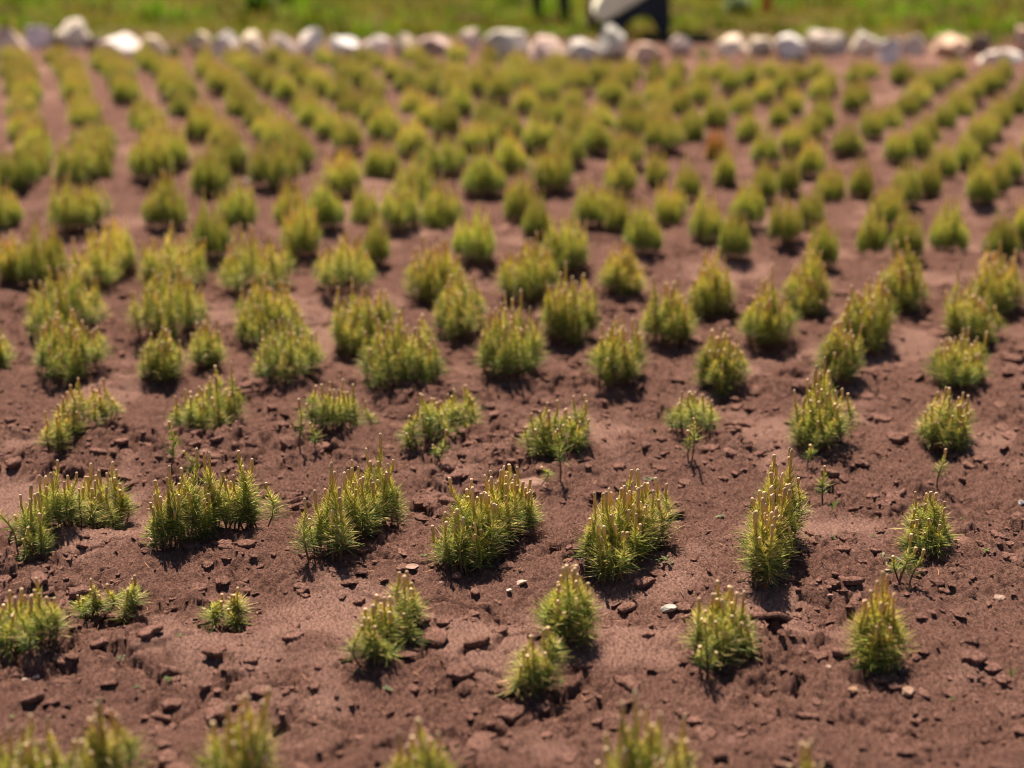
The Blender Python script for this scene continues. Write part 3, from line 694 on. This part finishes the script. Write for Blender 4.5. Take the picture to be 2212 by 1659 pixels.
# labels of the clumps further back: their row counted from the bottom edge, their place in it from the left
def width_word(w, y):
    m = w / px_per_m(y)
    return "broad" if m > 0.215 else "narrow" if m < 0.15 else "rounded"
def row_labels(row_no, items, soft):
    items = sorted(items, key=lambda q: q[1])
    for k, it in enumerate(items):
        it[0]["label"] = f"{soft} {width_word(it[4], it[2])} clump, {ORD[k+1]} from the left in the {ORD[row_no]} row from the bottom"
for rn in (5, 6, 7):
    row_labels(rn, [(o, px, py, None, w) for (o, px, py, r_, w) in all_clumps if r_ == rn], "soft green" if rn < 7 else "blurred green")
far_objs.sort(key=lambda q: q[3])
rows_, cur = [], []
for it in far_objs:
    if cur and it[3] - np.mean([q[3] for q in cur]) > 0.30: rows_.append(cur); cur = []
    cur.append(it)
rows_.append(cur)
for j, row in enumerate(rows_):
    row_labels(8 + j, row, "blurred yellow-green" if j > 3 else "blurred olive")
for (o, px, py, Y, w) in far_objs:
    if (px, py) == (1544, 350): o["label"] = "dead orange brown clump among the green ones right of centre"
print("clumps", len(all_clumps) + len(far_objs), "far rows", [len(r_) for r_ in rows_])

# labels of the flat clods, by the nearest clump of the front rows
for (o, px, py, w) in clod_spots:
    best = min((c for c in all_clumps if c[3] in (1, 2, 3, 4)), key=lambda c: math.hypot(c[1] - px, c[2] - py))
    dx, dy = px - best[1], py - best[2]
    side = ("right of" if dx > 0 else "left of") if abs(dx) > abs(dy) * 1.2 else ("in front of" if dy > 0 else "behind")
    rown = {1: "bottom-edge", 2: "second", 3: "sharp", 4: "fourth"}[best[3]]
    kth = sorted([c for c in all_clumps if c[3] == best[3]], key=lambda c: c[1]).index(best) + 1
    size_ = "large" if w / px_per_m(py) > 0.042 else "small" if w / px_per_m(py) < 0.03 else "flat"
    tag(o, f"{size_} dry soil clod {side} the {ORD[kth]} clump of the {rown} row", "soil clod", "flat crusted clods lying on the soil")

# ------------------------------------------------------------------ small weeds on the bare soil
def leaf(L, W, az, el, col):
    d = np.array([math.cos(az) * math.cos(el), math.sin(az) * math.cos(el), math.sin(el)]); s = np.array([-math.sin(az), math.cos(az), 0]); up = np.cross(s, -d)
    pts = []
    for t, wd, sag in ((0, 0.12, 0), (0.3, 0.8, 0.05), (0.6, 1.0, 0.02), (0.85, 0.6, -0.08), (1.0, 0.05, -0.16)):
        c = d * L * t + np.array([0, 0, sag * L]); pts += [c - s * W * wd * 0.5 + up * 0.12 * W * wd, c, c + s * W * wd * 0.5 + up * 0.12 * W * wd]
    f = []
    for i in range(4):
        for j in range(2): f.append((i * 3 + j, i * 3 + j + 1, i * 3 + j + 4, i * 3 + j + 3))
    return np.array(pts), np.array(f), np.tile(col, (15, 1))
WEEDS = [(263,1424,30,0,"pale green weed sprout on bare soil at the lower left"),(297,1486,20,0,"tiny weed right below the pale sprout at the lower left"),(367,1526,28,0,"bluish green weed above the third bottom-edge clump"),
 (447,1573,24,0,"dull green weed in a crack left of the third bottom-edge clump's buds"),(273,1322,20,0,"leafy sprout at the foot of the thin pair of shoots"),(387,1373,14,0,"tiny sprout between flat clods in the second row"),(28,1556,14,0,"tiny bright weed near the left edge above the corner clump"),
 (915,1203,18,0,"tiny two-leaved weed left of the widest sharp clump"),(780,1451,20,0,"pale weed at the foot of the long trailing second-row clump"),(837,1493,26,0,"faint grey green weed on the smooth soil left of the bottom centre clump"),
 (1206,1482,46,0,"broad leafy weed right of the small bottom centre clump"),(1434,1212,44,0,"spreading weed right of the rounded sharp clump"),(2184,1466,34,1,"bright grass sprout at the right edge"),
 (1887,1160,14,0,"tiny weed on the ridge left of the fan-shaped clump"),(1800,1163,22,1,"thin grass sprout on the ridge right of the tall narrow clump"),(2130,1193,20,0,"small weed right of the fan-shaped clump"),
 (2057,1513,14,0,"tiny weed below the right end of the second row"),(1574,1457,16,0,"small weed just under the broad second-row clump"),(1850,1443,14,0,"tiny dark weed left of the yellowish tapering clump"),
 (1557,1121,26,0,"faint grey green weed behind the tall narrow sharp clump"),(1798,1106,34,1,"twisted pale sprout under the dark leaning seedling"),(2084,1118,34,0,"small yellow-flowered weed on bare soil at the right"),
 (1407,1048,32,0,"grey green weed behind the rounded sharp clump"),(857,818,22,0,"bright green weed in the shade of the broad fifth-row clump"),(630,988,16,0,"tiny weed before the third clump behind the sharp row"),
 (717,952,44,0,"bright leafy weed at the foot of the third clump behind the sharp row"),(680,958,26,0,"yellowish sprout beside the bright leafy weed"),(1935,1210,50,0,"feathery grey green weed under the fan-shaped clump")]
for i, (px, py, w, grassy, lab) in enumerate(WEEDS):
    X, Y, Z = on_ground(px, py); k = px_per_m(py); g = np.random.default_rng(1500 + i); r_ = w / k * 0.5
    col = np.array((0.11, 0.17, 0.03)) if "bright" in lab or grassy else np.array((0.12, 0.155, 0.075)) if "grey" in lab or "pale" in lab else np.array((0.085, 0.125, 0.03))
    root = bpy.data.objects.new("weed_sprout", None); COL.objects.link(root); root.location = (X, Y, Z); root.empty_display_size = 0.01
    for q in range(5 if w < 18 else 7 if w < 30 else 12):
        L = r_ * g.uniform(0.7, 1.2); el = g.uniform(0.9, 1.4) if grassy else g.uniform(0.1, 0.8)
        v, f, c = leaf(L * (1.7 if grassy else 1), L * (0.10 if grassy else 0.42), q * 2.4 + g.uniform(0, 0.6), el, col * g.uniform(0.75, 1.3))
        if w >= 30 and not grassy: v = v * np.array([0.55, 0.55, 0.55]) + np.array([g.normal(0, r_ * 0.45), g.normal(0, r_ * 0.3), r_ * g.uniform(0, 0.5)])
        link("leaf", mesh_np("leaf", v + np.array([0, 0, 0.002]), f, M_LEAF, c, smooth=True), root)
    tag(root, lab, "weed", "small weeds sprouting on the bare soil")

# ------------------------------------------------------------------ the meadow behind the stones
NB = 75000
gx = rng.uniform(-9, 9, NB); gy = FIELD_END + 0.42 + (rng.uniform(size=NB) ** 1.5) * 11.5
patch = noise(gx, gy, 0.9, 301) + 0.7 * noise(gx, gy, 2.4, 302)
keep = rng.uniform(size=NB) < sstep(-0.75, 0.15, patch + 0.45 * (gy - FIELD_END - 1.2).clip(-1, 1)); gx, gy, patch = gx[keep], gy[keep], patch[keep]
gz = soil_z(gx, gy, False); n = len(gx)
az = rng.uniform(0, 6.283, n); el = rng.uniform(0.7, 1.5, n)
tuft = sstep(-0.3, 0.5, noise(gx, gy, 3.2, 311) + 0.5 * noise(gx, gy, 8, 312))
L = rng.uniform(0.05, 0.18, n) * (0.35 + 1.1 * tuft) * (0.75 + 0.5 * sstep(-0.3, 0.7, patch)) * (0.6 + 0.4 * sstep(FIELD_END + 0.5, FIELD_END + 1.8, gy))
d = np.stack([np.cos(az) * np.cos(el), np.sin(az) * np.cos(el), np.sin(el)], 1); side = np.stack([-np.sin(az), np.cos(az), 0 * az], 1)
lush = sstep(-0.1, 0.75, patch + 0.25 * noise(gx, gy, 5, 303) + 0.35 * sstep(13, 16, gy))[:, None]
colr = (0.26 + 0.95 * sstep(-0.35, 0.4, noise(gx, gy, 1.9, 320) + 0.4 * noise(gx, gy, 5, 321)))[:, None] * (0.62 + 0.55 * tuft[:, None] * rng.uniform(0.6, 1.2, (n, 1))) * (np.array((0.16, 0.115, 0.012)) * (1 - lush) + np.array((0.115, 0.25, 0.003)) * lush) * rng.uniform(0.65, 1.35, (n, 1))
dry = rng.uniform(size=(n, 1)) < 0.07; colr = np.where(dry, np.array((0.26, 0.19, 0.05)), colr)
nv, nc, nf = needle_block(np.stack([gx, gy, gz - 0.005], 1), d, n, L, rng.uniform(0.003, 0.006, n), side, np.stack([0 * az, 0 * az, np.full(n, -0.6)], 1), colr, colr * 1.15)
grass = link("grass", mesh_np("grass", nv, nf, M_GRASS, nc)); tag(grass, "green and olive meadow grass behind the row of stones", kind="stuff")

# leafy tufts one can tell apart, in the row of stones and behind it
TUFTS = [(375,118,44,"green grass tuft filling the gap between two tan stones at the left"),(1520,118,40,"low green tuft in the gap of the stone row right of centre"),(2145,105,30,"small green tuft beside the dark brown stone"),
 (560,40,90,"dark green leafy bush in the meadow left of centre"),(620,20,60,"pale leafy plant behind the dark green bush"),(1590,40,70,"grey green leafy plant in the meadow right of centre")]
for i, (px, py, w, lab) in enumerate(TUFTS):
    X, Y = ground_at(px, py); k = px_per_m(py); g = np.random.default_rng(1700 + i); Z = float(soil_z(np.array([X]), np.array([Y]), False)[0])
    m = 260; r_ = w / k * 0.5; a = g.uniform(0, 6.283, m); e_ = g.uniform(0.25, 1.5, m); rr = r_ * np.sqrt(g.uniform(0, 1, m)) * 0.6
    d = np.stack([np.cos(a) * np.cos(e_), np.sin(a) * np.cos(e_), np.sin(e_)], 1); sd = np.stack([-np.sin(a), np.cos(a), 0 * a], 1)
    cb = np.array((0.075, 0.13, 0.012)) if "dark" in lab else np.array((0.17, 0.21, 0.10)) if ("pale" in lab or "grey" in lab) else np.array((0.10, 0.15, 0.022))
    cc = cb * g.uniform(0.6, 1.4, (m, 1)); b0 = g.uniform(0, 6.28, m)
    p = np.stack([rr * np.cos(b0), rr * np.sin(b0), 0 * a + (r_ * g.uniform(0, 0.7, m) if w > 50 else 0)], 1)
    v, c, f = needle_block(p, d, m, r_ * g.uniform(0.5, 1.1, m), r_ * g.uniform(0.03, 0.08, m), sd, np.stack([0 * a, 0 * a, np.full(m, -0.5)], 1), cc, cc * 1.2)
    o = link("grass_tuft" if w < 50 else "leafy_bush", mesh_np("tuft", v, f, M_LEAF, c), loc=(X, Y, Z)); tag(o, lab, "grass tuft" if w < 50 else "bush")

# posts and the wheelbarrow in the meadow
def prism(name, prof, depth, mat, parent=None, loc=(0, 0, 0), bev=0.01):
    import bmesh
    bm = bmesh.new(); a = [bm.verts.new((x, -depth / 2, z)) for x, z in prof]; b = [bm.verts.new((x, depth / 2, z)) for x, z in prof]
    bm.faces.new(a); bm.faces.new(b[::-1]); nn = len(prof)
    for i in range(nn): bm.faces.new((a[i], b[i], b[(i + 1) % nn], a[(i + 1) % nn]))
    bmesh.ops.recalc_face_normals(bm, faces=bm.faces[:])
    bmesh.ops.bevel(bm, geom=bm.edges[:], offset=bev, segments=2, affect='EDGES', clamp_overlap=True)
    me = bpy.data.meshes.new(name); bm.to_mesh(me); bm.free(); me.materials.append(mat)
    return link(name, me, parent, loc)
def tube(name, pts, rad, mat, parent=None, loc=(0, 0, 0), ns=10):
    pts = np.array(pts, float); V, Fc = [], []
    for i, p in enumerate(pts):
        d = pts[min(i + 1, len(pts) - 1)] - pts[max(i - 1, 0)]; d /= np.linalg.norm(d)
        u = np.cross(d, (0.3, 1, 0.2)); u /= np.linalg.norm(u); w = np.cross(d, u); r_ = rad[i] if hasattr(rad, "__len__") else rad
        a = np.linspace(0, 2 * math.pi, ns, endpoint=False); V.append(p + r_ * (np.cos(a)[:, None] * u + np.sin(a)[:, None] * w))
    for i in range(len(pts) - 1):
        for j in range(ns): Fc.append((i * ns + j, i * ns + (j + 1) % ns, (i + 1) * ns + (j + 1) % ns, (i + 1) * ns + j))
    e = len(pts) * ns
    V = np.concatenate(V + [pts[:1], pts[-1:]])
    for j in range(0, ns, 2):
        Fc.append((e, (j + 2) % ns, j + 1, j)); k0 = (len(pts) - 1) * ns; Fc.append((e + 1, k0 + j, k0 + j + 1, k0 + (j + 2) % ns))
    return link(name, mesh_np(name, V, np.array(Fc), mat, smooth=True), parent, loc)
for (px, py, rad, mat, hgt, lab) in ((1160,46,0.040,M_DARKWOOD,1.05,"slender dark post standing in the meadow, left of the other dark one"),(1218,52,0.045,M_DARKWOOD,1.1,"slender dark post nearer to the wheelbarrow"),
        (1279,66,0.045,M_PINKWOOD,0.95,"pinkish weathered post touching the nose of the wheelbarrow"),(1655,38,0.045,M_ORANGE,0.8,"bright orange stake in the meadow right of the wheelbarrow")):
    X, Y = ground_at(px, py); Z = float(soil_z(np.array([X]), np.array([Y]), False)[0]); g = np.random.default_rng(px)
    hs = np.linspace(-0.05, hgt, 9)
    o = tube("post" if mat is not M_ORANGE else "stake", [(g.normal(0, 0.004) + 0.01 * h, g.normal(0, 0.004), h) for h in hs], [rad * (1.12 - 0.2 * k / 8) for k in range(9)], mat, None, (X, Y, Z), 12)
    tag(o, lab, "post" if mat is not M_ORANGE else "stake")
X, Y = ground_at(1360, 80); Z = float(soil_z(np.array([X]), np.array([Y]), False)[0])
wb = bpy.data.objects.new("wheelbarrow", None); COL.objects.link(wb); wb.location = (X, Y, Z)
# x to the right along the barrow, nose at the left and low; the handles are lifted at the right
prism("tray", [(-0.275, 0.135), (-0.21, 0.115), (0.0, 0.235), (0.17, 0.345), (0.44, 0.42), (0.52, 0.62), (0.10, 0.60), (-0.20, 0.36), (-0.29, 0.20)], 0.50, M_CREAM, wb, bev=0.018)
prism("undercarriage", [(-0.225, 0.09), (-0.05, 0.200), (0.03, 0.248), (0.17, 0.340), (0.27, 0.368), (0.285, 0.18), (0.285, 0.02), (0.215, 0.02), (0.165, 0.13), (0.09, 0.165), (0.0, 0.13), (-0.075, 0.05), (-0.18, 0.045)], 0.53, M_NAVY, wb, bev=0.006)
th_ = np.linspace(0, 2 * math.pi, 25)
wh = tube("wheel", [(-0.185 + 0.085 * math.cos(t), 0, 0.088 + 0.085 * math.sin(t)) for t in th_], 0.026, M_RUBBER, wb)
tube("axle", [(-0.185, -0.07, 0.088), (-0.185, 0.07, 0.088)], 0.016, M_NAVY, wh)
for s in (-1, 1):
    hd = tube("handle", [(0.25, 0.17 * s, 0.36), (0.55, 0.20 * s, 0.44), (0.80, 0.25 * s, 0.52), (0.95, 0.26 * s, 0.53)], 0.017, M_NAVY, wb)
    tube("grip", [(0.86, 0.258 * s, 0.526), (0.96, 0.262 * s, 0.531)], 0.022, M_RUBBER, hd)
    tube("leg", [(0.245, 0.225 * s, 0.12), (0.262, 0.235 * s, -0.01)], 0.02, M_NAVY, wb)
tag(wb, "cream wheelbarrow with a dark undercarriage in the meadow behind the stones", "wheelbarrow")
